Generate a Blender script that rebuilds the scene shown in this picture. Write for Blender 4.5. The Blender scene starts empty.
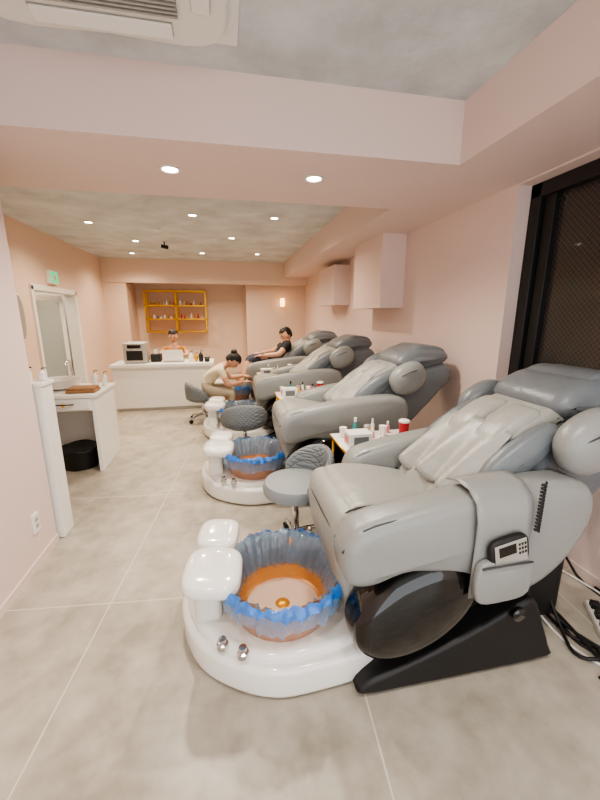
import bpy, bmesh, math, random
from mathutils import Vector, Matrix, Euler
random.seed(7)
C=bpy.context.scene.collection
def lin(c): 
    c=c/255.0
    return c/12.92 if c<=.04045 else ((c+.055)/1.055)**2.4
def rgb(r,g,b): return (lin(r),lin(g),lin(b),1)
# ---------------------------------------------------------------- materials
def M(name,col,rough=.5,metal=0,bump=0,bscale=40,mottle=0,mscale=4,emit=0,coat=0,trans=0,alpha=1,b2=0,b2s=6,spec=None):
    m=bpy.data.materials.new(name);m.use_nodes=True;nt=m.node_tree;N=nt.nodes;L=nt.links
    b=N['Principled BSDF'];b.inputs['Base Color'].default_value=col
    b.inputs['Roughness'].default_value=rough;b.inputs['Metallic'].default_value=metal
    b.inputs['Coat Weight'].default_value=coat;b.inputs['Transmission Weight'].default_value=trans;b.inputs['Alpha'].default_value=alpha
    if spec is not None:b.inputs['Specular IOR Level'].default_value=spec
    tc=N.new('ShaderNodeTexCoord')
    if emit:
        b.inputs['Emission Color'].default_value=col;b.inputs['Emission Strength'].default_value=emit
    if mottle:
        n=N.new('ShaderNodeTexNoise');n.inputs['Scale'].default_value=mscale;n.inputs['Detail'].default_value=6;n.inputs['Roughness'].default_value=.62
        L.new(tc.outputs['Object'],n.inputs['Vector'])
        r=N.new('ShaderNodeValToRGB');r.color_ramp.elements[0].position=.3;r.color_ramp.elements[1].position=.7
        r.color_ramp.elements[0].color=tuple(c*(1-mottle) for c in col[:3])+(1,)
        r.color_ramp.elements[1].color=tuple(min(1,c*(1+mottle)) for c in col[:3])+(1,)
        L.new(n.outputs['Fac'],r.inputs['Fac']);L.new(r.outputs['Color'],b.inputs['Base Color'])
    last=None
    for st,sc in ((bump,bscale),(b2,b2s)):
        if st:
            n=N.new('ShaderNodeTexNoise');n.inputs['Scale'].default_value=sc;n.inputs['Detail'].default_value=3
            L.new(tc.outputs['Object'],n.inputs['Vector'])
            u=N.new('ShaderNodeBump');u.inputs['Strength'].default_value=st;u.inputs['Distance'].default_value=.01
            L.new(n.outputs['Fac'],u.inputs['Height'])
            if last:L.new(last.outputs['Normal'],u.inputs['Normal'])
            last=u
    if last:L.new(last.outputs['Normal'],b.inputs['Normal'])
    return m
def quilt_mat(name,col):
    m=M(name,col,.5);nt=m.node_tree;N=nt.nodes;L=nt.links;b=N['Principled BSDF'];tc=N.new('ShaderNodeTexCoord')
    sep=N.new('ShaderNodeSeparateXYZ');L.new(tc.outputs['Object'],sep.inputs[0])
    def mt(op,a,bb=None,v=None):
        n=N.new('ShaderNodeMath');n.operation=op
        L.new(a,n.inputs[0])
        if bb is not None:L.new(bb,n.inputs[1])
        elif v is not None:n.inputs[1].default_value=v
        return n.outputs[0]
    xy=mt('ADD',sep.outputs[0],sep.outputs[1])
    A=mt('ABSOLUTE',mt('SINE',mt('MULTIPLY',mt('ADD',xy,sep.outputs[2]),v=75)))
    B=mt('ABSOLUTE',mt('SINE',mt('MULTIPLY',mt('SUBTRACT',xy,sep.outputs[2]),v=75)))
    h=mt('MINIMUM',A,B);h=mt('POWER',h,v=.5)
    u=N.new('ShaderNodeBump');u.inputs['Strength'].default_value=.9;u.inputs['Distance'].default_value=.01
    L.new(h,u.inputs['Height']);L.new(u.outputs['Normal'],b.inputs['Normal'])
    return m
PINK=M('pink_paint',rgb(228,206,198),.6,bump=.05,bscale=150)
PINKLIT=M('pink_paint_warm_lit',rgb(228,201,182),.6,bump=.05,bscale=150)  # wall pink with the warm cast of the rear lights mixed into its colour
CEIL=M('plaster_ceiling',rgb(206,211,212),.8,bump=.2,bscale=30,mottle=.2,mscale=2.2)
def floor_mat():
    m=M('concrete_tile',rgb(190,183,170),.38,spec=.5);nt=m.node_tree;N=nt.nodes;L=nt.links;b=N['Principled BSDF']
    tc=N.new('ShaderNodeTexCoord')
    mp=N.new('ShaderNodeMapping');mp.inputs['Location'].default_value=(1.004,-.02,0);mp.inputs['Rotation'].default_value=(0,0,math.radians(5.5));L.new(tc.outputs['Object'],mp.inputs[0])
    n=N.new('ShaderNodeTexNoise');n.inputs['Scale'].default_value=1.8;n.inputs['Detail'].default_value=9;n.inputs['Roughness'].default_value=.65
    L.new(tc.outputs['Object'],n.inputs['Vector'])
    n2=N.new('ShaderNodeTexNoise');n2.inputs['Scale'].default_value=9;n2.inputs['Detail'].default_value=8;L.new(tc.outputs['Object'],n2.inputs['Vector'])
    mx=N.new('ShaderNodeMath');mx.operation='ADD';L.new(n.outputs['Fac'],mx.inputs[0]);L.new(n2.outputs['Fac'],mx.inputs[1])
    hf=N.new('ShaderNodeMath');hf.operation='MULTIPLY';L.new(mx.outputs[0],hf.inputs[0]);hf.inputs[1].default_value=.5
    r=N.new('ShaderNodeValToRGB');e=r.color_ramp.elements;e[0].position=.36;e[1].position=.64
    e[0].color=rgb(154,146,131);e[1].color=rgb(192,184,170);L.new(hf.outputs[0],r.inputs['Fac'])
    br=N.new('ShaderNodeTexBrick');br.offset=0;br.squash=1
    br.inputs['Scale'].default_value=1;br.inputs['Brick Width'].default_value=1.22;br.inputs['Row Height'].default_value=1.22
    br.inputs['Mortar Size'].default_value=.0035;br.inputs['Mortar Smooth'].default_value=0
    L.new(mp.outputs[0],br.inputs['Vector']);L.new(r.outputs['Color'],br.inputs['Color1']);L.new(r.outputs['Color'],br.inputs['Color2'])
    br.inputs['Mortar'].default_value=rgb(206,200,188)
    L.new(br.outputs['Color'],b.inputs['Base Color'])
    return m
FLOOR=floor_mat()
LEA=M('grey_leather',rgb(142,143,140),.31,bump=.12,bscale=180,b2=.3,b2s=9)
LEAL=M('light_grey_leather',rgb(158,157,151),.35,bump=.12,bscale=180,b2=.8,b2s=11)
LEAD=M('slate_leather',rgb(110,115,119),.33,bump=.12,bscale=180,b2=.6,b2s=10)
SEAM=M('dark_seam',rgb(60,62,64),.6)
BLK=M('gloss_black',rgb(10,9,9),.07,coat=.6)
BLKM=M('matt_black',rgb(26,25,25),.5)
WHT=M('white_gelcoat',rgb(238,236,230),.16,coat=.5)
WHTM=M('white_laminate',rgb(236,233,227),.4)
COP=M('copper_bowl',rgb(186,140,116),.38,.15,bump=.6,bscale=70)
COPI=M('copper_interior',rgb(204,134,72),.3,.1,mottle=.3,mscale=9)
WATER=M('tub_water',rgb(205,132,62),.03,coat=1,alpha=.38,b2=.12,b2s=8)
PLA=M('blue_liner',rgb(120,175,225),.08,alpha=.45,bump=1,bscale=28,b2=1,b2s=60,coat=1)
PLAI=M('clear_liner',rgb(112,138,158),.08,alpha=.72,bump=1,bscale=18,b2=1,b2s=45,coat=1)
PLAB=M('blue_liner_band',rgb(30,130,225),.1,alpha=.7,bump=1,bscale=30,coat=1)
CHR=M('chrome',rgb(215,215,215),.12,1)
GOLD=M('brushed_gold',rgb(222,170,60),.3,.85)
QU=quilt_mat('quilted_grey_leather',rgb(120,126,130))
QUL=M('smooth_grey_leather',rgb(140,144,146),.4,b2=.2,b2s=9)
SKIN=M('skin',rgb(208,160,132),.5)
HAIR=M('black_hair',rgb(22,18,17),.45,bump=.6,bscale=90)
LIP=M('lips',rgb(170,95,85),.5);EYE=M('eyes',rgb(25,20,18),.2)
CREAM=M('cream_shirt',rgb(222,208,178),.8);BTEE=M('black_tee',rgb(28,29,34),.8);TAN=M('ochre_shirt',rgb(185,128,55),.8)
JEANS=M('navy_trousers',rgb(60,62,75),.8);KHAKI=M('khaki_trousers',rgb(172,160,138),.8)
RED=M('red_print',rgb(176,40,48),.45);TOWEL=M('brown_towel',rgb(160,120,85),.9,bump=.5,bscale=120)
TEAL=M('teal_label',rgb(60,130,130),.45);PNKL=M('pink_label',rgb(220,130,140),.45);YEL=M('yellow_label',rgb(225,185,80),.45)
GREEN=M('exit_green',rgb(30,190,120),.4,emit=1.2)
SILV=M('silver_plastic',rgb(178,176,170),.35,.3)
CURT=M('curtain_cloth',rgb(206,202,184),.85)
MARB=M('marble_top',rgb(235,232,226),.2,mottle=.04,mscale=8)
PLY=M('shelf_ply',rgb(215,165,85),.5)
AMB=M('amber_lamp',(1,.55,.2,1),.4,emit=5)
LAMP=M('lamp_lens',(1,.90,.75,1),.4,emit=30)
# ---------------------------------------------------------------- helpers
def E(name,loc=(0,0,0),rz=0):
    o=bpy.data.objects.new(name,None);o.empty_display_size=.1;o.location=loc;o.rotation_euler=(0,0,rz);C.objects.link(o);return o
def mk(name,vs,fs,mat,parent=None,smooth=True,loc=(0,0,0),rot=(0,0,0)):
    me=bpy.data.meshes.new(name);me.from_pydata([tuple(v) for v in vs],[],fs)
    bm=bmesh.new();bm.from_mesh(me);bmesh.ops.recalc_face_normals(bm,faces=bm.faces);bm.to_mesh(me);bm.free()
    for m in (mat if isinstance(mat,(list,tuple)) else [mat]):me.materials.append(m)
    if smooth:
        for p in me.polygons:p.use_smooth=True
    o=bpy.data.objects.new(name,me);o.location=loc;o.rotation_euler=rot;C.objects.link(o)
    if parent:o.parent=parent
    return o
def box(name,a,b,mat,parent=None,bev=0,seg=3,rot=(0,0,0)):
    c=[(a[i]+b[i])/2 for i in range(3)];h=[abs(b[i]-a[i])/2 for i in range(3)]
    vs=[(x*h[0],y*h[1],z*h[2]) for x in(-1,1) for y in(-1,1) for z in(-1,1)]
    fs=[(0,1,3,2),(4,6,7,5),(0,4,5,1),(2,3,7,6),(0,2,6,4),(1,5,7,3)]
    o=mk(name,vs,fs,mat,parent,bev>0,c,rot)
    if bev:
        m=o.modifiers.new('b','BEVEL');m.width=bev;m.segments=seg;m.harden_normals=True
    return o
def smoothpts(P,n=5):
    out=[];k=len(P)
    for i in range(k):
        p0,p1,p2,p3=[Vector(P[(i+j-1)%k]) for j in range(4)]
        for s in range(n):
            t=s/n
            out.append(.5*((2*p1)+(-p0+p2)*t+(2*p0-5*p1+4*p2-p3)*t*t+(-p0+3*p1-3*p2+p3)*t**3))
    return out
def puff(name,P,y0,y1,r,bulge,mat,parent,n=5,axis='y'):
    """closed side profile, swept across with rounded rims and softly domed caps"""
    pts=smoothpts([Vector(p) for p in P],n);k=len(pts)
    area=sum(pts[i].x*pts[(i+1)%k].y-pts[(i+1)%k].x*pts[i].y for i in range(k))
    if area<0:pts.reverse()
    nor=[]
    for i in range(k):
        d=(pts[(i+1)%k]-pts[i-1]).normalized();nor.append(Vector((-d.y,d.x)))
    cen=sum(pts,Vector((0,0)))/k;S=5
    def ring(y,ins,sc):
        return [((cen+(p+nn*ins-cen)*sc),y) for p,nn in zip(pts,nor)]
    seq=[]
    for sc in (.25,.5,.75,.92):seq.append(ring(y0-bulge*(1-sc*sc),r,sc))
    for s in range(S+1):
        a=s/S*math.pi/2;seq.append(ring(y0+r*(1-math.cos(a)),r*(1-math.sin(a)),1))
    for s in range(S,-1,-1):
        a=s/S*math.pi/2;seq.append(ring(y1-r*(1-math.cos(a)),r*(1-math.sin(a)),1))
    for sc in (.92,.75,.5,.25):seq.append(ring(y1+bulge*(1-sc*sc),r,sc))
    def co(p,y):return (p.x,y,p.y) if axis=='y' else (p.x,p.y,y)
    vs=[co(p,y) for rg in seq for p,y in rg];fs=[]
    for a in range(len(seq)-1):
        for i in range(k):
            j=(i+1)%k;fs.append((a*k+i,a*k+j,(a+1)*k+j,(a+1)*k+i))
    c0=len(vs);vs.append(co(cen,y0-bulge));vs.append(co(cen,y1+bulge));la=(len(seq)-1)*k
    for i in range(k):
        j=(i+1)%k;fs.append((c0,j,i));fs.append((c0+1,la+i,la+j))
    return mk(name,vs,fs,mat,parent)
def sup(name,c,r,mat,parent,e=2.0,rot=(0,0,0),nu=28,nv=18,fn=None):
    def sp(v,p):return math.copysign(abs(v)**p,v)
    p=2/e;vs=[];fs=[]
    for i in range(nv+1):
        ph=-math.pi/2+math.pi*i/nv
        for j in range(nu):
            th=2*math.pi*j/nu
            v=Vector((sp(math.cos(ph),p)*sp(math.cos(th),p),sp(math.cos(ph),p)*sp(math.sin(th),p),sp(math.sin(ph),p)))
            if fn:v=fn(v)
            vs.append((v[0]*r[0],v[1]*r[1],v[2]*r[2]))
    for i in range(nv):
        for j in range(nu):
            k=(j+1)%nu;fs.append((i*nu+j,i*nu+k,(i+1)*nu+k,(i+1)*nu+j))
    o=mk(name,vs,fs,mat,parent,True,c,rot)
    bm=bmesh.new();bm.from_mesh(o.data);bmesh.ops.remove_doubles(bm,verts=bm.verts,dist=1e-5);bmesh.ops.recalc_face_normals(bm,faces=bm.faces);bm.to_mesh(o.data);bm.free()
    return o
def lathe(name,prof,mat,parent=None,loc=(0,0,0),n=48,jit=0,rot=(0,0,0),sx=1,sy=1,cap=True,jz=None,jr=None):
    vs=[];fs=[]
    for i,(r,z) in enumerate(prof):
        for j in range(n):
            a=2*math.pi*j/n;rr=r+(random.uniform(-jit,jit) if jit else 0);zz=z+(random.uniform(-jit,jit) if jit else 0)
            if jz:zz+=jz(a,i)
            if jr:rr+=jr(a,i)
            vs.append((rr*math.cos(a)*sx,rr*math.sin(a)*sy,zz))
    for i in range(len(prof)-1):
        for j in range(n):
            k=(j+1)%n;fs.append((i*n+j,i*n+k,(i+1)*n+k,(i+1)*n+j))
    if cap:
        fs.append(tuple(range(n)));fs.append(tuple(range((len(prof)-1)*n,len(prof)*n)))
    o=mk(name,vs,fs,mat,parent,True,loc,rot)
    if not jit:
        m=o.modifiers.new('e','EDGE_SPLIT');m.split_angle=math.radians(40)
    return o
def tube(name,path,rad,mat,parent=None,n=10,cat=4):
    P=[Vector(p) for p in path]
    R=list(rad) if isinstance(rad,(list,tuple)) else [rad]*len(P)
    if cat and len(P)>2:
        Q=[];RR=[]
        for i in range(len(P)-1):
            p0=P[max(i-1,0)];p1=P[i];p2=P[i+1];p3=P[min(i+2,len(P)-1)]
            for s in range(cat):
                t=s/cat;Q.append(.5*((2*p1)+(-p0+p2)*t+(2*p0-5*p1+4*p2-p3)*t*t+(-p0+3*p1-3*p2+p3)*t**3));RR.append(R[i]*(1-t)+R[i+1]*t)
        Q.append(P[-1]);RR.append(R[-1]);P,R=Q,RR
    vs=[];fs=[];t0=(P[1]-P[0]).normalized();up=Vector((0,0,1)) if abs(t0.z)<.9 else Vector((1,0,0))
    u=t0.cross(up).normalized()
    for i,p in enumerate(P):
        t=(P[min(i+1,len(P)-1)]-P[max(i-1,0)]).normalized();u=(u-t*u.dot(t)).normalized();w=t.cross(u)
        for j in range(n):
            a=2*math.pi*j/n;vs.append(p+(u*math.cos(a)+w*math.sin(a))*R[i])
    for i in range(len(P)-1):
        for j in range(n):
            k=(j+1)%n;fs.append((i*n+j,i*n+k,(i+1)*n+k,(i+1)*n+j))
    fs.append(tuple(range(n)));fs.append(tuple(range((len(P)-1)*n,len(P)*n)))
    return mk(name,vs,fs,mat,parent)
# ---------------------------------------------------------------- room shell
XL,XR,YB=-2.6,2.0,9.9;H=2.7
box('floor',(-3.6,-1.6,-.1),(2.3,10.1,0),FLOOR)
box('ceiling',(-3.6,-1.6,H),(2.3,10.1,H+.1),CEIL)
box('wall_left_near',(-2.8,-1.6,0),(-1.19,2.5,H),PINK)
box('wall_left_rear_a',(-2.75,2.5,0),(XL,5.85,H),PINKLIT)
box('wall_left_rear_b',(-2.75,7.35,0),(XL,10,H),PINKLIT)
box('wall_left_rear_c',(-2.75,5.85,1.86),(XL,7.35,H),PINKLIT)
box('wall_left_passage',(-3.6,5.6,0),(-3.5,7.6,H),WHTM)
box('wall_passage_end',(-3.5,7.5,0),(-2.75,7.6,H),WHTM)
box('wall_passage_start',(-3.5,5.6,0),(-2.75,5.7,H),WHTM)
box('wall_back',(-2.75,YB,0),(2.1,YB+.1,H),PINKLIT)
box('wall_back_return',(-2.6,9.03,0),(-2.12,9.9,2.2),PINKLIT)
box('wall_back_partition',(.52,9.3,0),(2.0,9.9,H),PINKLIT)
box('wall_right_rear',(XR,2.4,0),(2.3,10,H),PINK)
box('wall_right_sill',(XR,-1.6,0),(2.3,2.4,.95),PINK)
box('wall_right_head',(XR,-1.6,2.36),(2.3,2.4,H),PINK)
box('wall_right_near',(XR,-1.6,.95),(2.3,.3,2.36),PINK)
box('beam_right',(1.41,-1.6,2.37),(XR,9.0,H),PINK)
box('beam_cross',(-2.6,2.2,2.37),(1.41,3.15,H),PINK)
box('beam_back',(-2.6,9.0,2.2),(2.0,9.2,H),PINKLIT)
box('wall_box_near',(1.72,4.0,1.58),(2.0,4.9,2.37),PINK)
box('wall_box_far',(1.74,5.9,1.66),(2.0,6.9,2.28),PINK)
box('baseboard_left',(-1.19,-1.6,0),(-1.18,2.5,.05),PINK)
box('baseboard_right',(1.99,-1.6,0),(2.0,9.3,.05),PINK)
win=E('window_1',(0,0,0))
WG=M('wired_glass',rgb(34,32,32),.25,coat=.3)
nt=WG.node_tree;br=nt.nodes.new('ShaderNodeTexBrick');tc=nt.nodes.new('ShaderNodeTexCoord');mp=nt.nodes.new('ShaderNodeMapping')
mp.inputs['Rotation'].default_value=(math.radians(45),0,0);br.offset=0
sx=nt.nodes.new('ShaderNodeSeparateXYZ');cx=nt.nodes.new('ShaderNodeCombineXYZ')
nt.links.new(tc.outputs['Object'],mp.inputs[0]);nt.links.new(mp.outputs[0],sx.inputs[0]);nt.links.new(sx.outputs[1],cx.inputs[0]);nt.links.new(sx.outputs[2],cx.inputs[1]);nt.links.new(cx.outputs[0],br.inputs['Vector'])
for k,v in (('Scale',1),('Brick Width',.025),('Row Height',.025),('Mortar Size',.0016)):br.inputs[k].default_value=v
br.inputs['Color1'].default_value=rgb(46,42,41);br.inputs['Color2'].default_value=rgb(46,42,41);br.inputs['Mortar'].default_value=rgb(82,75,72)
nt.links.new(br.outputs['Color'],nt.nodes['Principled BSDF'].inputs['Base Color'])
box('glass',(2.17,.3,.95),(2.18,2.4,2.36),WG,win)
for nm,a,b in (('jamb_far',(2.1,2.31,.95),(2.2,2.4,2.36)),('head_rail',(2.1,.3,2.27),(2.2,2.4,2.36)),('sill_rail',(2.1,.3,.95),(2.2,2.4,1.03)),('mullion',(2.12,1.3,1.0),(2.2,1.36,2.3)),('jamb_near',(2.1,.3,.95),(2.2,.38,2.36)),('stile',(2.13,2.22,1.0),(2.19,2.3,2.3))):
    box(nm,a,b,BLKM,win,.006)
# left doorway
d=E('door_1',(0,0,0))
for nm,a,b in (('frame_near',(-2.76,5.8,0),(-2.57,5.87,1.9)),('frame_far',(-2.76,7.33,0),(-2.57,7.4,1.9)),('frame_head',(-2.76,5.8,1.84),(-2.57,7.4,1.92))):
    box(nm,a,b,WHTM,d,.005)
lf=E('leaf_pivot',(-2.78,7.32,0));lf.parent=d;lf.rotation_euler=(0,0,math.radians(-28))
for nm,a,b in (('stile_a',(-.04,-.7,.02),(0,-.62,1.83)),('stile_b',(-.04,-.08,.02),(0,0,1.83)),('rail_top',(-.04,-.7,1.73),(0,0,1.83)),('rail_bottom',(-.04,-.7,.02),(0,0,.3))):
    box(nm,a,b,WHTM,lf,.004)
box('door_glass',(-.024,-.63,.29),(-.018,-.07,1.74),M('door_glass',rgb(190,200,196),.08,alpha=.35),lf)
cv=[];cf=[]
for i in range(80):
    for z in (.1,1.8):cv.append((-3.1+.03*math.sin(i*.9),5.9+i*.014,z))
for i in range(79):cf.append((2*i,2*i+1,2*i+3,2*i+2))
mk('curtain_panel',cv,cf,CURT,d)
tube('curtain_rail',[(-3.1,5.72,1.81),(-3.1,7.1,1.81)],.012,CHR,d,8,0)
cl=bpy.data.lights.new('passage_lamp','POINT');cl.energy=12;cl.color=(1,.93,.8);cl.shadow_soft_size=.08
pe=E('passage_ceiling_lamp',(-3.15,6.5,2.7));lathe('shade',[(.001,-.06),(.08,-.06),(.1,-.03),(.1,0)],LAMP,pe,n=24)
po=bpy.data.objects.new('lamp',cl);po.location=(0,0,-.18);po.parent=pe;C.objects.link(po)
m=E('wall_mirror',(-2.585,5.42,1.47))
lathe('frame',[(.0,-.01),(.20,-.01),(.21,.0),(.20,.015),(0,.015)],WHTM,m,(0,0,0),48,rot=(0,math.pi/2,0),sx=1.5,sy=.5)
lathe('glass',[(0,.016),(.185,.016),(.185,.02),(0,.02)],SILV,m,(0,0,0),48,rot=(0,math.pi/2,0),sx=1.5,sy=.48)
x=E('exit_sign',(-2.57,6.5,2.06))
box('housing',(-.03,-.14,-.1),(.03,.14,.1),WHTM,x,.008);box('lit_face',(.03,-.12,-.08),(.034,.12,.08),GREEN,x)
for a in ((-.06,-.03,.02,.05),(-.01,-.05,.05,.03)):box('pictogram',(.034,a[0],a[1]),(.037,a[2],a[3]),WHTM,x)
x=E('wall_sconce',(1.40,9.28,1.8))
box('bracket',(-.04,-.02,-.1),(.04,.02,.1),GOLD,x,.004);lathe('shade',[(.05,-.1),(.06,0),(.05,.1)],AMB,x,(0,-.07,0),24)
# ---------------------------------------------------------------- AC cassette
ac=E('ceiling_air_conditioner',(-.42,1.50,2.7))
box('trim_plate',(-.5,-.5,-.012),(.53,.5,0),WHTM,ac,.004)
puff('panel',[(-.44,-.44),(0,-.47),(.44,-.44),(.47,0),(.44,.44),(0,.47),(-.44,.44),(-.47,0)],-.05,-.013,.015,.004,WHTM,ac,5,'z')
box('grille_backing',(-.29,-.29,-.058),(.29,.29,-.052),BLKM,ac)
sl=[];sf=[]
for i in range(28):
    y=-.285+i*.0212;b0=len(sl)
    for (yy,zz) in ((y,-.07),(y+.009,-.07),(y+.009,-.054),(y,-.054)):
        sl+= [(-.29,yy,zz),(.29,yy,zz)]
    for q in range(4):
        a=b0+2*q;b1=b0+2*((q+1)%4);sf.append((a,a+1,b1+1,b1))
mk('grille_slats',sl,sf,SILV,ac,False)
for i in range(4):
    an=i*math.pi/2;o=box('louver_%d'%(i+1),(-.26,-.035,-.006),(.26,.035,.006),WHTM,ac,.005)
    o.location=(math.sin(an)*.38,math.cos(an)*.38,-.062);o.rotation_euler=(math.radians(-8),0,-an)
    o=box('vent_%d'%(i+1),(-.262,-.037,-.002),(.262,.037,.002),SILV,ac);o.location=(math.sin(an)*.38,math.cos(an)*.38,-.055);o.rotation_euler=(0,0,-an)
# ---------------------------------------------------------------- downlights
def dl(x,y,z,pw,warm=(1,.84,.66)):
    e=E('downlight',(x,y,z))
    lathe('trim_ring',[(.045,-.001),(.062,-.001),(.064,-.006),(.05,-.008),(.045,-.003)],WHTM,e,(0,0,0),32,cap=False)
    lathe('lens',[(0.001,-.003),(.046,-.003)],LAMP,e,(0,0,0),32,cap=False)
    l=bpy.data.lights.new('lamp','SPOT');l.energy=pw;l.spot_size=math.radians(150);l.spot_blend=.8;l.shadow_soft_size=.05;l.color=warm
    o=bpy.data.objects.new('lamp',l);o.location=(0,0,-.03);o.parent=e;C.objects.link(o)
for x_,y_ in ((-.29,2.6),(.61,2.58)):dl(x_,y_,2.37,95,(1,.90,.77))
for x_,y_ in ((-1.72,5.69),(-.34,5.06),(.67,5.01),(.16,6.37),(-1.76,8.23),(-.39,7.96),(.69,7.87),(-1.4,6.9)):dl(x_,y_,2.7,95,(1,.83,.64))
for x_,y_ in ((-.3,.2),(.7,.3)):dl(x_,y_,2.7,66,(1,.94,.85))
sd=E('smoke_detector',(-.9,5.9,2.7));lathe('housing',[(.05,0),(.05,-.02),(.03,-.04),(.001,-.042)],WHTM,sd,n=24)
sp_=E('track_spotlight',(-.95,6.9,2.7));tube('stem',[(0,0,0),(0,0,-.06)],.01,BLKM,sp_);tube('head',[(-.05,0,-.07),(.06,0,-.09)],.03,BLKM,sp_,16)
# ---------------------------------------------------------------- pedicure chair
def chair(X,Y,detail=False):
    c=E('pedicure_massage_chair',(X,Y,0))
    # basin first, upholstered body after
    base=[(-.27,.2),(-.245,0),(-.14,-.19),(.08,-.33),(.3,-.35),(.58,-.3),(.66,-.1),(.66,.2),(.56,.36),(.25,.42),(-.08,.43),(-.24,.36)]
    puff('spa_base',base,.005,.15,.03,.0,WHT,c,5,'z')
    deck=[(-.24,.18),(-.215,0),(-.12,-.16),(.08,-.295),(.3,-.31),(.5,-.26),(.56,-.1),(.56,.2),(.5,.32),(.25,.38),(-.06,.39),(-.21,.32)]
    puff('spa_deck',deck,.12,.185,.03,.0,WHT,c,5,'z')
    tx,ty=.205,-.04
    lathe('bowl',[(.17,.12),(.2,.15),(.235,.25),(.258,.35),(.264,.365),(.252,.365)],COP,c,(tx,ty,0),64,cap=False)
    lathe('bowl_inside',[(.001,.17),(.13,.172),(.185,.19),(.22,.26),(.242,.35),(.255,.366)],COPI,c,(tx,ty,0),64,cap=False)
    lathe('water',[(.001,.252),(.207,.252)],WATER,c,(tx,ty,0),48,cap=False)
    lathe('drain',[(.034,.172),(.034,.185),(.024,.192),(.001,.195)],GOLD,c,(tx,ty,0),24)
    wob=lambda a,i:.008*math.sin(7*a+i)+.005*math.sin(19*a)
    ple=lambda a,i:.006*math.sin(31*a+1.3*math.sin(3*a)+.5*i)+.003*math.sin(53*a+i)
    lathe('liner_inside',[(.196,.240),(.206,.275),(.216,.31),(.230,.345),(.249,.378),(.268,.394)],PLAI,c,(tx,ty,0),180,.003,cap=False,jz=wob,jr=ple)
    lathe('liner_skirt',[(.268,.394),(.282,.384),(.288,.36),(.286,.33),(.278,.30),(.272,.275)],PLA,c,(tx,ty,0),180,.003,cap=False,jz=wob,jr=ple)
    lathe('liner_band',[(.272,.398),(.286,.389),(.294,.374),(.294,.364)],PLAB,c,(tx,ty,0),180,.003,cap=False,jz=wob,jr=ple)
    box('foot_rest_post',(-.19,-.08,.15),(-.07,.22,.37),WHT,c,.035)
    sup('foot_rest_pad_a',(-.10,-.055,.41),(.125,.145,.045),WHT,c,3.4,(0,math.radians(4),math.radians(-6)))
    sup('foot_rest_pad_b',(-.08,.21,.415),(.10,.12,.04),WHT,c,3.4,(0,math.radians(2),math.radians(-8)))
    for kx,ky in ((-.07,-.22),(.01,-.275)):
        lathe('tap_knob',[(.024,.18),(.024,.20),(.016,.205),(.016,.222),(.001,.224)],CHR,c,(kx,ky,0),20)
    tube('tap_lever',[(-.07,-.22,.215),(-.085,-.245,.225)],.007,CHR,c,8,0)
    tube('hand_shower',[(.42,.30,.18),(.42,.30,.30),(.40,.26,.36)],.012,CHR,c,10)
    spa=set(c.children)
    arm=[(.34,.62),(.355,.71),(.42,.77),(.58,.805),(.78,.835),(1.02,.86),(1.24,.87),(1.36,.84),(1.40,.73),(1.36,.60),(1.27,.48),(1.14,.40),(1.0,.42),(.84,.50),(.62,.555),(.46,.52),(.37,.54)]
    for s,nm in ((-1,'near'),(1,'far')):
        def mx(x):return x if s<0 else .58+(x-.34)*.78
        y0,y1=(-.42,-.25) if s<0 else (.25,.42)
        puff('armrest_'+nm,[(mx(a),b) for a,b in arm],y0,y1,.05,.012,LEA,c)
        ov=[(mx(.66+.26*math.cos(a*math.pi/6)+.05*math.sin(a*math.pi/6)),.375+.21*math.sin(a*math.pi/6)+.035*math.cos(a*math.pi/6)) for a in range(12)]
        puff('side_pod_'+nm,ov,(-.428 if s<0 else .22),(-.22 if s<0 else .428),.07,.018,BLK,c)
        pt=lambda L:[(mx(a),s*b,z) for a,b,z in L]
        tube('arm_piping_'+nm,pt([(.345,.385,.67),(.42,.397,.757),(.60,.397,.793),(.80,.397,.823),(1.04,.397,.847),(1.24,.395,.857),(1.34,.39,.835)]),.005,SEAM,c,6)
        tube('arm_inner_piping_'+nm,pt([(.345,.285,.67),(.42,.273,.757),(.60,.273,.793),(.80,.273,.823),(1.04,.273,.847),(1.24,.275,.857)]),.004,SEAM,c,6)
        tube('arm_inner_seam_'+nm,pt([(.37,.245,.60),(.5,.238,.66),(.8,.236,.70),(1.1,.236,.74)]),.0035,SEAM,c,6)
        wc=Vector((1.40 if s<0 else 1.42,s*.335,1.0))
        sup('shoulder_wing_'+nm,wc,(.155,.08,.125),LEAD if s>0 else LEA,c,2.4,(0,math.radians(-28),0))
        tube('wing_seam_'+nm,[(wc.x-.135,s*.345,.94),(wc.x-.12,s*.385,1.0),(wc.x-.02,s*.415,1.06),(wc.x+.1,s*.385,1.08)],.0035,SEAM,c,6)
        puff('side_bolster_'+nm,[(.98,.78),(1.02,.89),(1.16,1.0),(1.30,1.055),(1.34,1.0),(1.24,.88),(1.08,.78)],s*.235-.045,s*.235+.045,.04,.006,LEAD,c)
    puff('seat_front',[(.36,.65),(.385,.72),(.46,.735),(.64,.71),(.88,.66),(.92,.5),(.74,.28),(.54,.18),(.45,.2),(.40,.36),(.36,.54)],-.26,.26,.045,.006,LEAL,c)
    puff('seat_cushion',[(.40,.69),(.46,.75),(.62,.745),(.82,.70),(.94,.66),(.92,.6),(.64,.61),(.44,.63)],-.235,.235,.035,.0,LEAL,c)
    tube('seat_seam',[(.375,-.22,.50),(.37,-.22,.63),(.42,-.225,.738),(.62,-.225,.742),(.88,-.225,.685)],.004,SEAM,c,6)
    tube('seat_front_seam',[(.366,-.22,.64),(.357,-.1,.645),(.357,.1,.645),(.366,.22,.64)],.0035,SEAM,c,6)
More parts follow.
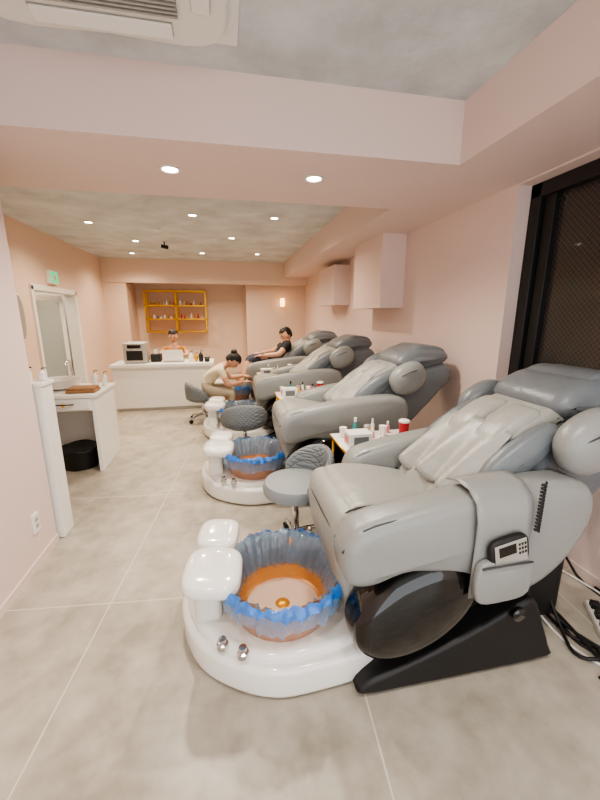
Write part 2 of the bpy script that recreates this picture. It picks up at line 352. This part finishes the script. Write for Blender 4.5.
    puff('back_shell',[(.86,.50),(1.02,.76),(1.3,.98),(1.55,1.06),(1.76,1.10),(1.86,1.04),(1.82,.92),(1.6,.68),(1.36,.46),(1.05,.36)],-.25,.25,.05,.012,LEAD,c)
    puff('back_pad_lower',[(.84,.66),(.90,.75),(1.05,.88),(1.2,.99),(1.26,.95),(1.18,.82),(1.0,.64),(.88,.60)],-.245,.245,.035,.0,LEAL,c)
    puff('back_pad_upper',[(1.12,.93),(1.18,1.01),(1.28,1.07),(1.38,1.10),(1.44,1.05),(1.38,.97),(1.28,.90),(1.17,.87)],-.2,.2,.045,.0,LEAL,c)
    for s in (-1,1):
        puff('lumbar_roll',[(1.06,.90),(1.10,.985),(1.20,1.06),(1.30,1.095),(1.35,1.05),(1.24,.95),(1.12,.87)],(.012 if s>0 else -.185),(.185 if s>0 else -.012),.045,.012,LEAL,c)
    # loose leather cover falling over the hip pads
    vs=[];fs=[];nu,nv=44,14
    for i in range(nu+1):
        u_=i/nu;
        for j in range(nv+1):
            t=j/nv;y=(-.205+.41*u_)*(1+.13*t);xx=1.15-.29*t-.022*math.sin(y*36+1)*t
            zz=1.01-.235*t-.03*t*t+.026*math.sin(y*36)*t**1.5+.012*math.sin(y*19+2)*t-.02*(abs(2*u_-1)**4)
            vs.append((xx,y,zz+.014))
    for i in range(nu):
        for j in range(nv):
            a=i*(nv+1)+j;fs.append((a,a+1,a+nv+2,a+nv+1))
    o=mk('back_cover_flap',vs,fs,LEAL,c);sm=o.modifiers.new('s','SOLIDIFY');sm.thickness=.008
    # egg shaped head pillow with a strap-on cover
    a0=math.radians(6);eg=[]
    for q in range(14):
        t=q/14*2*math.pi;px=.245*math.cos(t);pz=.10*math.sin(t)*(1.08 if math.cos(t)<0 else .95)
        eg.append((1.60+px*math.cos(a0)-pz*math.sin(a0),1.128+px*math.sin(a0)+pz*math.cos(a0)))
    puff('head_pillow',eg,-.235,.235,.075,.022,LEAD,c,3)
    ec=[(1.60+(x_-1.60)*.80+.035,1.128+(z_-1.128)*1.10+.012) for x_,z_ in eg]
    puff('pillow_cover',ec,-.19,.19,.03,.004,LEAD,c,3)
    tube('pillow_seam',[(1.375,-.2,1.06),(1.352,-.08,1.07),(1.352,.08,1.07),(1.375,.2,1.06)],.004,SEAM,c,6)
    puff('base_skid',[(.44,.015),(.46,.07),(.62,.12),(.9,.22),(1.12,.32),(1.2,.33),(1.26,.2),(1.31,.08),(1.31,.015),(1.0,.008),(.7,.008)],-.4,.4,.02,.0,BLKM,c,3)
    box('base_body',(.6,-.3,.12),(1.3,.3,.5),BLKM,c,.05)
    box('rear_motor_cover',(1.2,-.22,.02),(1.55,.22,.42),BLKM,c,.04)
    tube('base_cap',[(1.1,-.41,.3),(1.1,-.425,.3)],.03,BLK,c,20,0)
    if detail:
        fl=[];ff=[]
        rows=[(-.24,.85),(-.30,.873),(-.38,.871),(-.432,.835),(-.449,.77),(-.449,.7),(-.447,.6),(-.444,.45)]
        for i in range(9):
            for y,z in rows:fl.append((.83+.23*i/8,y,z+.016*i/8-.003))
        n=len(rows)
        for i in range(8):
            for j in range(n-1):ff.append((i*n+j,i*n+j+1,(i+1)*n+j+1,(i+1)*n+j))
        o=mk('pouch_flap',fl,ff,LEA,c);sm=o.modifiers.new('s','SOLIDIFY');sm.thickness=.006;sm.offset=0
        puff('pouch_pocket',[(.84,.46),(.84,.61),(.95,.62),(1.05,.615),(1.06,.47),(.95,.44)],-.485,-.452,.012,.01,LEA,c,4)
        tube('pouch_binding',[(.84,-.490,.605),(.95,-.497,.615),(1.05,-.490,.608)],.004,SEAM,c,6)
        r=E('remote_control',(X+.985,Y-.47,.652));r.rotation_euler=(0,math.radians(-12),0)
        sup('body',(0,0,0),(.082,.015,.064),BLKM,r,4);box('face_plate',(-.066,-.0175,-.046),(.066,-.0135,.05),SILV,r,.002);box('screen',(-.05,-.0195,.0),(.02,-.015,.04),BLK,r,.001)
        for i in range(9):box('button',(.03+.012*(i%3),-.0195,-.01+.018*(i//3)),(.037+.012*(i%3),-.016,-.001+.018*(i//3)),BLKM,r)
        coil=[(1.075+.012*math.cos(i*.9),-.456-.010*abs(math.sin(i*.9)),.91-.0020*i) for i in range(100)]
        tube('coil_cord',coil,.004,BLKM,c,5,1)
    for ch in c.children:
        if ch not in spa:ch.location.x+=.03
    return c
for i,(x_,y_) in enumerate(((0,1.48),(0,3.03),(-.07,4.55),(-.09,5.98))):chair(x_,y_,i==0)
# ---------------------------------------------------------------- stools
def stool(x,y,rz,seat=.45,s=1.0,quilt=QU):
    e=E('salon_stool',(x,y,0),rz)
    lathe('seat_cushion',[(.001,seat-.06),(.17,seat-.06),(.2,seat-.045),(.207,seat-.01),(.19,seat+.025),(.12,seat+.038),(.001,seat+.04)],QUL,e,(0,0,0),40,sx=s,sy=s,cap=False)
    vs=[];fs=[];n=22
    prof=[(.19,-.05),(.235,-.02),(.245,.05),(.25,.14),(.243,.20),(.225,.225),(.205,.2),(.2,.12),(.195,.04),(.18,.0)]
    for i in range(n+1):
        a=math.radians(-88+176*i/n);k=math.cos(a*.95)**.55
        for r,z in prof:vs.append((r*math.cos(a),r*math.sin(a),seat+z*(k if z>0 else 1)))
    m=len(prof)
    for i in range(n):
        for j in range(m):fs.append((i*m+j,i*m+(j+1)%m,(i+1)*m+(j+1)%m,(i+1)*m+j))
    fs.append(tuple(range(m)));fs.append(tuple(range(n*m,n*m+m)))
    mk('quilted_back',vs,fs,quilt,e)
    tube('gas_lift',[(0,0,.09),(0,0,.24),(0,0,seat-.05)],[.028,.026,.016],CHR,e,16,0)
    for i in range(5):
        a=i*2*math.pi/5+.3;u,v=math.cos(a),math.sin(a)
        tube('base_leg_%d'%(i+1),[(0,0,.11),(u*.1,v*.1,.10),(u*.22,v*.22,.07)],[.022,.018,.012],CHR,e,10)
        tube('caster_%d'%(i+1),[(u*.22-v*.014,v*.22+u*.014,.026),(u*.22+v*.014,v*.22-u*.014,.026)],.026,BLKM,e,16,0)
stool(.39,2.11,math.radians(8),.45)
stool(.15,3.75,math.radians(-90),.41)
stool(-.36,5.3,math.radians(200),.36)
stool(-.95,7.3,math.radians(90),.38)
# ---------------------------------------------------------------- side tables with cups
def cup(p,x,y,z,r,h,mat,lid=None):
    lathe('cup',[(r*.8,z),(r,z+h),(r*1.04,z+h),(r*1.04,z+h-.004)],mat,p,(x,y,0),20)
    if lid:lathe('lid',[(r*1.06,z+h),(r*1.06,z+h+.012),(r*.8,z+h+.018),(.001,z+h+.018)],lid,p,(x,y,0),20)
def table(x,y,z=.66,w=.27,dp=.19,v=0):
    e=E('side_table',(x,y,0))
    box('top',(-w,-dp,z-.02),(w,dp,z),MARB,e,.006)
    tube('top_rim',[(-w,-dp,z-.01),(w,-dp,z-.01),(w,dp,z-.01),(-w,dp,z-.01),(-w,-dp,z-.01)],.009,GOLD,e,8,0)
    for a in(-1,1):
        for b in(-1,1):tube('leg',[(a*(w-.02),b*(dp-.02),0.002),(a*(w-.02),b*(dp-.02),z-.02)],.009,GOLD,e,8,0)
    tube('foot_rail',[(-w+.02,-dp+.02,.03),(w-.02,-dp+.02,.03),(w-.02,dp-.02,.03),(-w+.02,dp-.02,.03),(-w+.02,-dp+.02,.03)],.008,GOLD,e,8,0)
    t=E('drink_cups',(x,y,z+.001))
    cup(t,.20,-.02,0,.036,.12,RED,WHTM);cup(t,.09,.08,0,.028,.07,WHTM);cup(t,-.02,.10,0,.024,.06,YEL,SILV);cup(t,-.20,.10,0,.026,.07,WHTM)
    b2_=E('care_bottles',(x,y,z+.001))
    for (bx,by,br_,bh,bm_) in ((-.1,.13,.018,.12,TEAL),(.15,.13,.015,.08,PNKL),(.04,.15,.014,.10,WHTM),(-.05,.02,.013,.05,RED),(.0,.04,.012,.05,PNKL)):
        lathe('bottle',[(br_,.0),(br_,bh*.65),(br_*.45,bh*.75),(br_*.45,bh)],bm_,b2_,(bx,by,0),16)
        lathe('cap',[(br_*.55,bh*.8),(br_*.55,bh*1.06)],BLKM if v else WHTM,b2_,(bx,by,0),12)
    b_=E('polish_box',(x-.15,y-.07,z+.001));box('carton',(-.08,-.06,.001),(.08,.06,.09),WHTM,b_,.004);box('label',(-.05,-.0625,.015),(.05,-.0605,.07),LEAD,b_);box('side_label',(-.0825,-.04,.02),(-.0805,.04,.07),PNKL,b_)
    k=E('snack_tray',(x+.05,y-.09,z+.001));sup('dish',(0,0,.015),(.07,.05,.015),MARB,k,2.4)
    for i in range(7):sup('sweet',(random.uniform(-.04,.04),random.uniform(-.03,.03),.035),(.012,.01,.009),random.choice([RED,GOLD,WHTM]),k,nu=10,nv=6)
table(.98,2.25);table(.78,3.80,v=1);table(.70,5.27)
# ---------------------------------------------------------------- reception
r=E('reception_desk',(-1.0,6.32,0))
box('front_panel',(-.75,-.27,.05),(.75,-.24,.70),WHTM,r,.004);box('plinth',(-.72,-.25,0.002),(.72,-.1,.05),SILV,r)
box('side_left',(-.75,-.24,.02),(-.72,.27,.70),WHTM,r,.004);box('side_right',(.72,-.24,.02),(.75,.27,.70),WHTM,r,.004)
box('counter_top',(-.78,-.3,.70),(.78,.3,.75),WHTM,r,.006)
p=E('coffee_machine',(-1.42,6.3,.752))
box('body',(-.17,-.16,.002),(.17,.16,.33),SILV,p,.03);box('front_recess',(-.12,-.165,.05),(.12,-.155,.2),BLKM,p,.01);box('display',(-.1,-.166,.24),(.1,-.158,.29),BLK,p,.004);tube('handle',[(-.12,-.19,.22),(.12,-.19,.22)],.01,CHR,p,10,0)
l_=E('laptop',(-.86,6.3,.752));box('deck',(-.16,-.05,.002),(.16,.17,.016),SILV,l_,.004);box('lid',(-.16,-.075,.02),(.16,-.065,.2),WHTM,l_,.004,rot=(math.radians(12),0,0))
def bottle(x,y,z,r_,h,mat,name='pump_bottle'):
    b=E(name,(x,y,z+.001));lathe('body',[(r_*.9,.001),(r_,.01),(r_,h*.65),(r_*.4,h*.78),(r_*.3,h*.85)],mat,b,n=20)
    tube('pump',[(0,0,h*.85),(0,0,h),(r_*1.2,0,h)],r_*.15,BLKM,b,8,0)
bottle(-.58,6.25,.75,.035,.17,WHTM);bottle(-.50,6.3,.75,.03,.14,GOLD);bottle(-.42,6.22,.75,.035,.18,BLKM)
pt=E('payment_terminal',(-.32,6.2,.77));box('body',(-.04,-.05,.002),(.04,.05,.06),BLKM,pt,.01,rot=(math.radians(20),0,0));box('screen',(-.03,-.02,.058),(.03,.03,.07),SILV,pt,.002);box('stand',(-.03,-.03,-.017),(.03,.04,.02),BLKM,pt,.004)
pr=E('receipt_printer',(-1.14,6.38,.752));box('body',(-.08,-.08,.002),(.08,.08,.13),BLKM,pr,.015);box('paper',(-.03,-.03,.12),(.03,-.028,.2),WHTM,pr)
g=E('gold_wall_shelf',(-1.16,9.7,0))
for sx_ in (-.7,-.0,.7):
    for yy in (-.16,.15):box('upright',(sx_-.016,yy-.016,1.08),(sx_+.016,yy+.016,2.08),GOLD,g)
for z in (1.1,1.4,1.72,2.06):
    for yy in (-.16,.15):box('rail',(-.71,yy-.016,z-.016),(.71,yy+.016,z+.016),GOLD,g)
    if z<2:box('shelf_board',(-.7,-.15,z-.006),(.7,.15,z+.008),PLY,g)
si=E('polish_bottles',(-1.16,9.68,0))
for z in (1.41,1.73):
    for i in range(16):
        x_=-.62+i*.08
        if abs(x_)<.05:continue
        hh=random.uniform(.06,.14);lathe('bottle',[(.02,z),(.022,z+hh*.6),(.01,z+hh*.7),(.01,z+hh)],random.choice([RED,WHTM,CREAM,TAN,LEAD,GOLD]),si,(x_,random.uniform(-.03,.05),0),12)
# ---------------------------------------------------------------- vanity & cabinet
v=E('washbasin_vanity',(0,0,0))
box('drawer_box',(-1.98,3.66,.62),(-1.24,4.28,.745),WHTM,v,.004);box('worktop',(-2.0,3.64,.745),(-1.22,4.3,.775),WHTM,v,.005)
box('side_panel_right',(-1.27,3.66,.002),(-1.24,4.28,.62),WHTM,v);box('side_panel_left',(-1.98,3.66,.002),(-1.95,4.28,.62),WHTM,v);box('back_panel',(-1.95,4.25,.02),(-1.27,4.27,.62),WHTM,v)
box('drawer_front',(-1.93,3.645,.635),(-1.29,3.662,.735),WHTM,v,.003)
lathe('drawer_knob',[(.008,0),(.008,.015),(.016,.02),(.001,.028)],GOLD,v,(-1.5,3.645,.685),16,rot=(math.pi/2,0,0))
tube('drawer_pull',[(-1.58,3.64,.69),(-1.58,3.625,.69),(-1.42,3.625,.69),(-1.42,3.64,.69)],.006,BLKM,v,8,0)
lathe('basin',[(.1,.776),(.17,.80),(.2,.87),(.205,.875),(.19,.87),(.15,.81),(.001,.79)],WHTM,v,(-1.66,4.02,0),40,cap=False)
tube('faucet',[(-1.62,4.22,.77),(-1.62,4.22,1.0),(-1.62,4.16,1.03),(-1.62,4.08,1.0)],.012,CHR,v,10)
t=E('folded_towel',(-1.38,3.82,.777));box('fold_a',(-.13,-.09,.001),(.13,.09,.025),TOWEL,t,.009);box('fold_b',(-.12,-.085,.025),(.12,.085,.048),TOWEL,t,.009)
bottle(-1.36,4.1,.776,.03,.16,WHTM);bottle(-1.28,4.14,.776,.028,.14,WHTM)
bg=E('black_waste_bin',(-1.50,3.85,0));lathe('bin',[(.15,.003),(.18,.2),(.185,.21),(.17,.21),(.001,.19)],BLKM,bg,n=32,sx=1.0);tube('bag_rim',[(.19*math.cos(a/6*math.pi),.19*math.sin(a/6*math.pi),.205+.01*math.sin(a*2.3)) for a in range(13)],.009,BLKM,bg,8)
cb=E('storage_cabinet',(0,0,0));box('carcass',(-1.45,2.52,.003),(-1.15,2.67,1.06),WHTM,cb,.004);box('top_panel',(-1.46,2.515,1.06),(-1.14,2.68,1.085),WHTM,cb,.004)
bottle(-1.26,2.60,1.085,.03,.09,WHTM);bottle(-1.18,2.63,1.085,.022,.08,WHTM)
def outlet(x,y,z,s):
    o=E('wall_outlet',(x,y,z));box('plate',(-.006,-.035,-.06),(.006,.035,.06),WHTM,o,.003)
    for k in(-.02,.02):box('socket',(s*.006-.001,-.016,k-.012),(s*.006+.001,.016,k+.012),SILV,o)
outlet(-1.184,2.27,.27,1);outlet(1.993,1.85,.35,-1)
cab=E('power_cables',(0,0,0))
tube('cable_a',[(1.6,1.5,.1),(1.62,1.35,.02),(1.55,1.15,.008),(1.62,1.03,.008),(1.8,.98,.008),(1.93,1.15,.008),(1.95,1.5,.02),(1.975,1.8,.3)],.007,BLKM,cab,8)
tube('cable_b',[(1.5,1.4,.1),(1.5,1.25,.01),(1.52,1.05,.01),(1.65,.93,.01),(1.92,1.0,.01),(1.96,1.3,.01),(1.9,1.6,.01)],.006,WHTM,cab,8)
tube('cable_c',[(1.55,1.3,.05),(1.57,1.2,.02),(1.60,1.10,.02),(1.62,1.05,.02),(1.60,.98,.01),(1.48,.96,.01)],.007,BLKM,cab,8)
tube('cable_d',[(1.56,1.42,.06),(1.58,1.25,.03),(1.58,1.0,.01),(1.75,.92,.01),(1.95,.98,.01),(1.97,1.4,.01)],.008,BLKM,cab,8)
tube('cable_e',[(1.5,1.3,.2),(1.53,1.22,.05),(1.48,1.08,.012),(1.54,1.02,.03),(1.6,1.08,.012),(1.54,1.18,.012),(1.55,1.4,.02)],.008,BLKM,cab,8)
ps=E('power_strip',(1.76,1.20,.0),1.0);box('body',(-.12,-.03,.002),(.12,.03,.035),WHTM,ps,.006)
for i in range(3):box('plug',(-.09+.07*i,-.02,.035),(-.05+.07*i,.02,.065),BLKM,ps,.004)
# ---------------------------------------------------------------- people
def head(parent,loc,rot,hair_mode):
    h=E('head_pivot',loc);h.parent=parent;h.rotation_euler=rot
    def f(v):
        v=Vector(v);
        if v.z<0:
            k=1-.28*(-v.z)**1.3;v.x*=k*1.0;v.y*=k
        if v.x>0:v.x*=.93
        if v.x>.5:
            v.x+=.17*math.exp(-(v.y/.13)**2-((v.z+.12)/.16)**2)
            v.x-=.07*(math.exp(-((abs(v.y)-.36)/.14)**2-((v.z-.04)/.1)**2))
            v.x+=.05*math.exp(-(v.y/.25)**2-((v.z+.8)/.15)**2)
        return v
    sup('head',(0,0,0),(.098,.078,.118),SKIN,h,2.1,nu=40,nv=32,fn=f)
    for s in(-1,1):
        sup('eye',(.079,s*.03,.004),(.009,.013,.006),EYE,h,nu=10,nv=8);sup('brow',(.085,s*.03,.025),(.005,.017,.003),HAIR,h,nu=10,nv=6)
        sup('ear',(-.005,s*.078,-.005),(.018,.01,.03),SKIN,h,nu=12,nv=8,rot=(0,-.2,0))
    sup('mouth',(.083,0,-.055),(.008,.024,.006),LIP,h,nu=12,nv=8)
    def hf(v):
        v=Vector(v)
        if v.x>.1 and v.z<.48+ .1*math.sin(v.y*9):v*=.72
        elif v.x>-.35 and v.z<-.15:v*=.72
        elif v.z<-.55:v*=.75
        return v
    sup('hair',(-.004,0,.01),(.109,.088,.124),HAIR,h,2.1,nu=40,nv=32,fn=hf)
    if hair_mode=='bun':sup('hair_bun',(-.09,0,.09),(.045,.045,.045),HAIR,h)
    return h
def hand(parent,w,d,nrm,side=1,curl=.5):
    d=Vector(d).normalized();nrm=Vector(nrm);nrm=(nrm-d*nrm.dot(d)).normalized();s=d.cross(nrm)*side;w=Vector(w)
    o=sup('palm',w+d*.045,(.05,.04,.016),SKIN,parent,2.6,nu=16,nv=10)
    o.rotation_euler=Matrix((d,s,d.cross(s))).transposed().to_euler()
    for i,(off,L) in enumerate(((.028,.068),(.01,.076),(-.009,.07),(-.027,.056))):
        b=w+d*.085+s*off;p=[w+d*.05+s*off*.8,b];a=0
        for j in range(3):
            a+=curl*.55;b=b+(d*math.cos(a)-nrm*math.sin(a))*L*(.45,.32,.25)[j];p.append(b)
        tube('finger_%d'%(i+1),p,[.009,.009,.0085,.0075,.0065],SKIN,parent,8,2)
    b=w+d*.02+s*.028
    tube('thumb',[w+d*.01+s*.012,b,b+d*.025+s*.022-nrm*.008,b+d*.05+s*.028-nrm*.02],[.012,.012,.0105,.008],SKIN,parent,8,2)
def person(name,J,matfn,mats):
    """J: dict joint->(pos,radius); one skinned body"""
    root=E(name,(0,0,0))
    order=['pelvis','waist','chest','neck','skull','shL','elL','wrL','shR','elR','wrR','hpL','knL','anL','toL','hpR','knR','anR','toR']
    ed=[('pelvis','waist'),('waist','chest'),('chest','neck'),('neck','skull')]
    for s in 'LR':ed+=[('chest','sh'+s),('sh'+s,'el'+s),('el'+s,'wr'+s),('pelvis','hp'+s),('hp'+s,'kn'+s),('kn'+s,'an'+s),('an'+s,'to'+s)]
    idx={o:i for i,o in enumerate(order)}
    me=bpy.data.meshes.new(name+'_skel');me.from_pydata([J[o][0] for o in order],[(idx[a],idx[b]) for a,b in ed],[])
    ob=bpy.data.objects.new(name+'_skel',me);C.objects.link(ob)
    ob.modifiers.new('k','SKIN')
    for i,o in enumerate(order):
        sv=me.skin_vertices[0].data[i];r=J[o][1];sv.radius=r if isinstance(r,tuple) else (r,r);sv.use_root=(i==0)
    ss=ob.modifiers.new('s','SUBSURF');ss.levels=2;ss.render_levels=2
    dg=bpy.context.evaluated_depsgraph_get();nm=bpy.data.meshes.new_from_object(ob.evaluated_get(dg))
    bpy.data.objects.remove(ob)
    nm.materials.clear()
    for m_ in mats:nm.materials.append(m_)
    segs=[(a,b,Vector(J[a][0]),Vector(J[b][0])) for a,b in ed]
    for p in nm.polygons:
        p.use_smooth=True;c=p.center;best=None
        for a,b,A,B in segs:
            t=max(0,min(1,(c-A).dot(B-A)/(B-A).length_squared));dd=(c-(A+(B-A)*t)).length
            if best is None or dd<best[0]:best=(dd,a,b,t)
        p.material_index=matfn(best[1],best[2],best[3])
    bo=bpy.data.objects.new('body',nm);bo.parent=root;C.objects.link(bo)
    return root
def clothes(a,b,t):
    if b=='skull' or (b=='neck' and t>.55):return 0
    if b.startswith('el'):return 1 if t<.55 else 0
    if b.startswith('wr'):return 0
    if b.startswith('hp') or b.startswith('kn') :return 2
    if b.startswith('an'):return 2 if t<.85 else 0
    if b.startswith('to'):return 3
    if a=='pelvis' and t<.3:return 2
    return 1
yy=5.3
J={'pelvis':((-.36,yy,.48),(.13,.15)),'waist':((-.30,yy,.60),(.11,.13)),'chest':((-.15,yy,.745),(.11,.14)),'neck':((-.02,yy,.82),.05),'skull':((.05,yy,.83),.05),
'shL':((-.10,yy+.17,.77),.055),'elL':((.03,yy+.24,.58),.042),'wrL':((.24,yy+.26,.60),.028),
'shR':((-.10,yy-.17,.77),.055),'elR':((.0,yy-.2,.55),.042),'wrR':((.22,yy-.05,.56),.028),
'hpL':((-.30,yy+.1,.46),.09),'knL':((.06,yy+.2,.44),.062),'anL':((.04,yy+.2,.08),.04),'toL':((.17,yy+.2,.04),.035),
'hpR':((-.30,yy-.1,.46),.09),'knR':((.06,yy-.2,.44),.062),'anR':((-.02,yy-.2,.08),.04),'toR':((.11,yy-.2,.04),.035)}
w=person('nail_technician',J,clothes,[SKIN,CREAM,KHAKI,WHTM])
head(w,(.08,yy,.86),(0,math.radians(55),math.radians(-10)),'bun')
hand(w,(.24,yy+.26,.60),(1,.15,-.1),(0,0,1),1,.7);hand(w,(.22,yy-.05,.56),(1,.35,0),(0,0,1),-1,.7)
cy=5.95
J={'pelvis':((.86,cy,.80),(.13,.15)),'waist':((.91,cy,.90),(.11,.13)),'chest':((.96,cy,1.0),(.12,.16)),'neck':((.97,cy,1.10),.055),'skull':((.97,cy,1.15),.05),
'shL':((.96,cy-.19,1.05),.06),'elL':((.80,cy-.29,.90),.045),'wrL':((.56,cy-.2,.88),.03),
'shR':((.96,cy+.19,1.05),.06),'elR':((.80,cy+.29,.90),.045),'wrR':((.56,cy+.2,.88),.03),
'hpL':((.78,cy-.1,.81),.09),'knL':((.36,cy-.13,.82),.065),'anL':((.22,cy-.26,.48),.042),'toL':((.12,cy-.32,.55),.034),
'hpR':((.78,cy+.1,.81),.09),'knR':((.36,cy+.12,.82),.065),'anR':((.22,cy+.05,.42),.042),'toR':((.09,cy+.05,.40),.034)}
def cl2(a,b,t):
    if b.startswith('an') and t>.15:return 0
    if b.startswith('to'):return 0
    return clothes(a,b,t)
w=person('salon_client',J,cl2,[SKIN,BTEE,JEANS,SKIN])
head(w,(.955,cy,1.185),(0,math.radians(22),math.radians(195)),'short')
hand(w,(.56,cy-.2,.88),(-1,.3,-.05),(0,0,1),1,.5);hand(w,(.56,cy+.2,.88),(-1,-.3,-.05),(0,0,1),-1,.5)
rx,ry=-.95,7.25
J={'pelvis':((rx,ry,.50),(.14,.12)),'waist':((rx,ry-.03,.63),(.13,.1)),'chest':((rx,ry-.07,.82),(.15,.1)),'neck':((rx,ry-.1,.97),.05),'skull':((rx,ry-.12,1.03),.05),
'shL':((rx-.17,ry-.07,.90),.055),'elL':((rx-.24,ry-.2,.78),.042),'wrL':((rx-.1,ry-.42,.79),.028),
'shR':((rx+.17,ry-.07,.90),.055),'elR':((rx+.24,ry-.2,.78),.042),'wrR':((rx+.1,ry-.42,.79),.028),
'hpL':((rx-.1,ry-.05,.50),.085),'knL':((rx-.12,ry-.42,.46),.06),'anL':((rx-.12,ry-.40,.09),.04),'toL':((rx-.12,ry-.5,.04),.035),
'hpR':((rx+.1,ry-.05,.50),.085),'knR':((rx+.12,ry-.42,.46),.06),'anR':((rx+.12,ry-.40,.09),.04),'toR':((rx+.12,ry-.5,.04),.035)}
w=person('receptionist',J,clothes,[SKIN,TAN,JEANS,BLKM])
head(w,(rx,ry-.14,1.12),(0,math.radians(18),math.radians(-90)),'short')
hand(w,(rx-.1,ry-.42,.79),(.2,-1,0),(0,0,1),-1,.5);hand(w,(rx+.1,ry-.42,.79),(-.2,-1,0),(0,0,1),1,.5)
# ---------------------------------------------------------------- world & camera
wd=bpy.data.worlds.new('World');bpy.context.scene.world=wd;wd.use_nodes=True
wd.node_tree.nodes['Background'].inputs[0].default_value=(.95,.98,1,1);wd.node_tree.nodes['Background'].inputs[1].default_value=2.8
bpy.context.scene.view_settings.look='AgX - Medium High Contrast'
f=365;tp=85/f;p=math.atan(tp);psi=math.atan(75*math.cos(p)/f);sp,cp,ss,cs=math.sin(p),math.cos(p),math.sin(psi),math.cos(psi)
F=Vector((ss*cp,cs*cp,-sp));R=Vector((cs,-ss,0));U=Vector((ss*sp,cs*sp,cp))
cd=bpy.data.cameras.new('cam');cam=bpy.data.objects.new('camera',cd);C.objects.link(cam)
cd.lens=f/800*36;cd.sensor_width=36;cd.sensor_fit='AUTO';cd.clip_start=.02
mt=Matrix((R,U,-F)).transposed().to_4x4();mt.translation=(0,0,1.5);cam.matrix_world=mt
bpy.context.scene.camera=cam
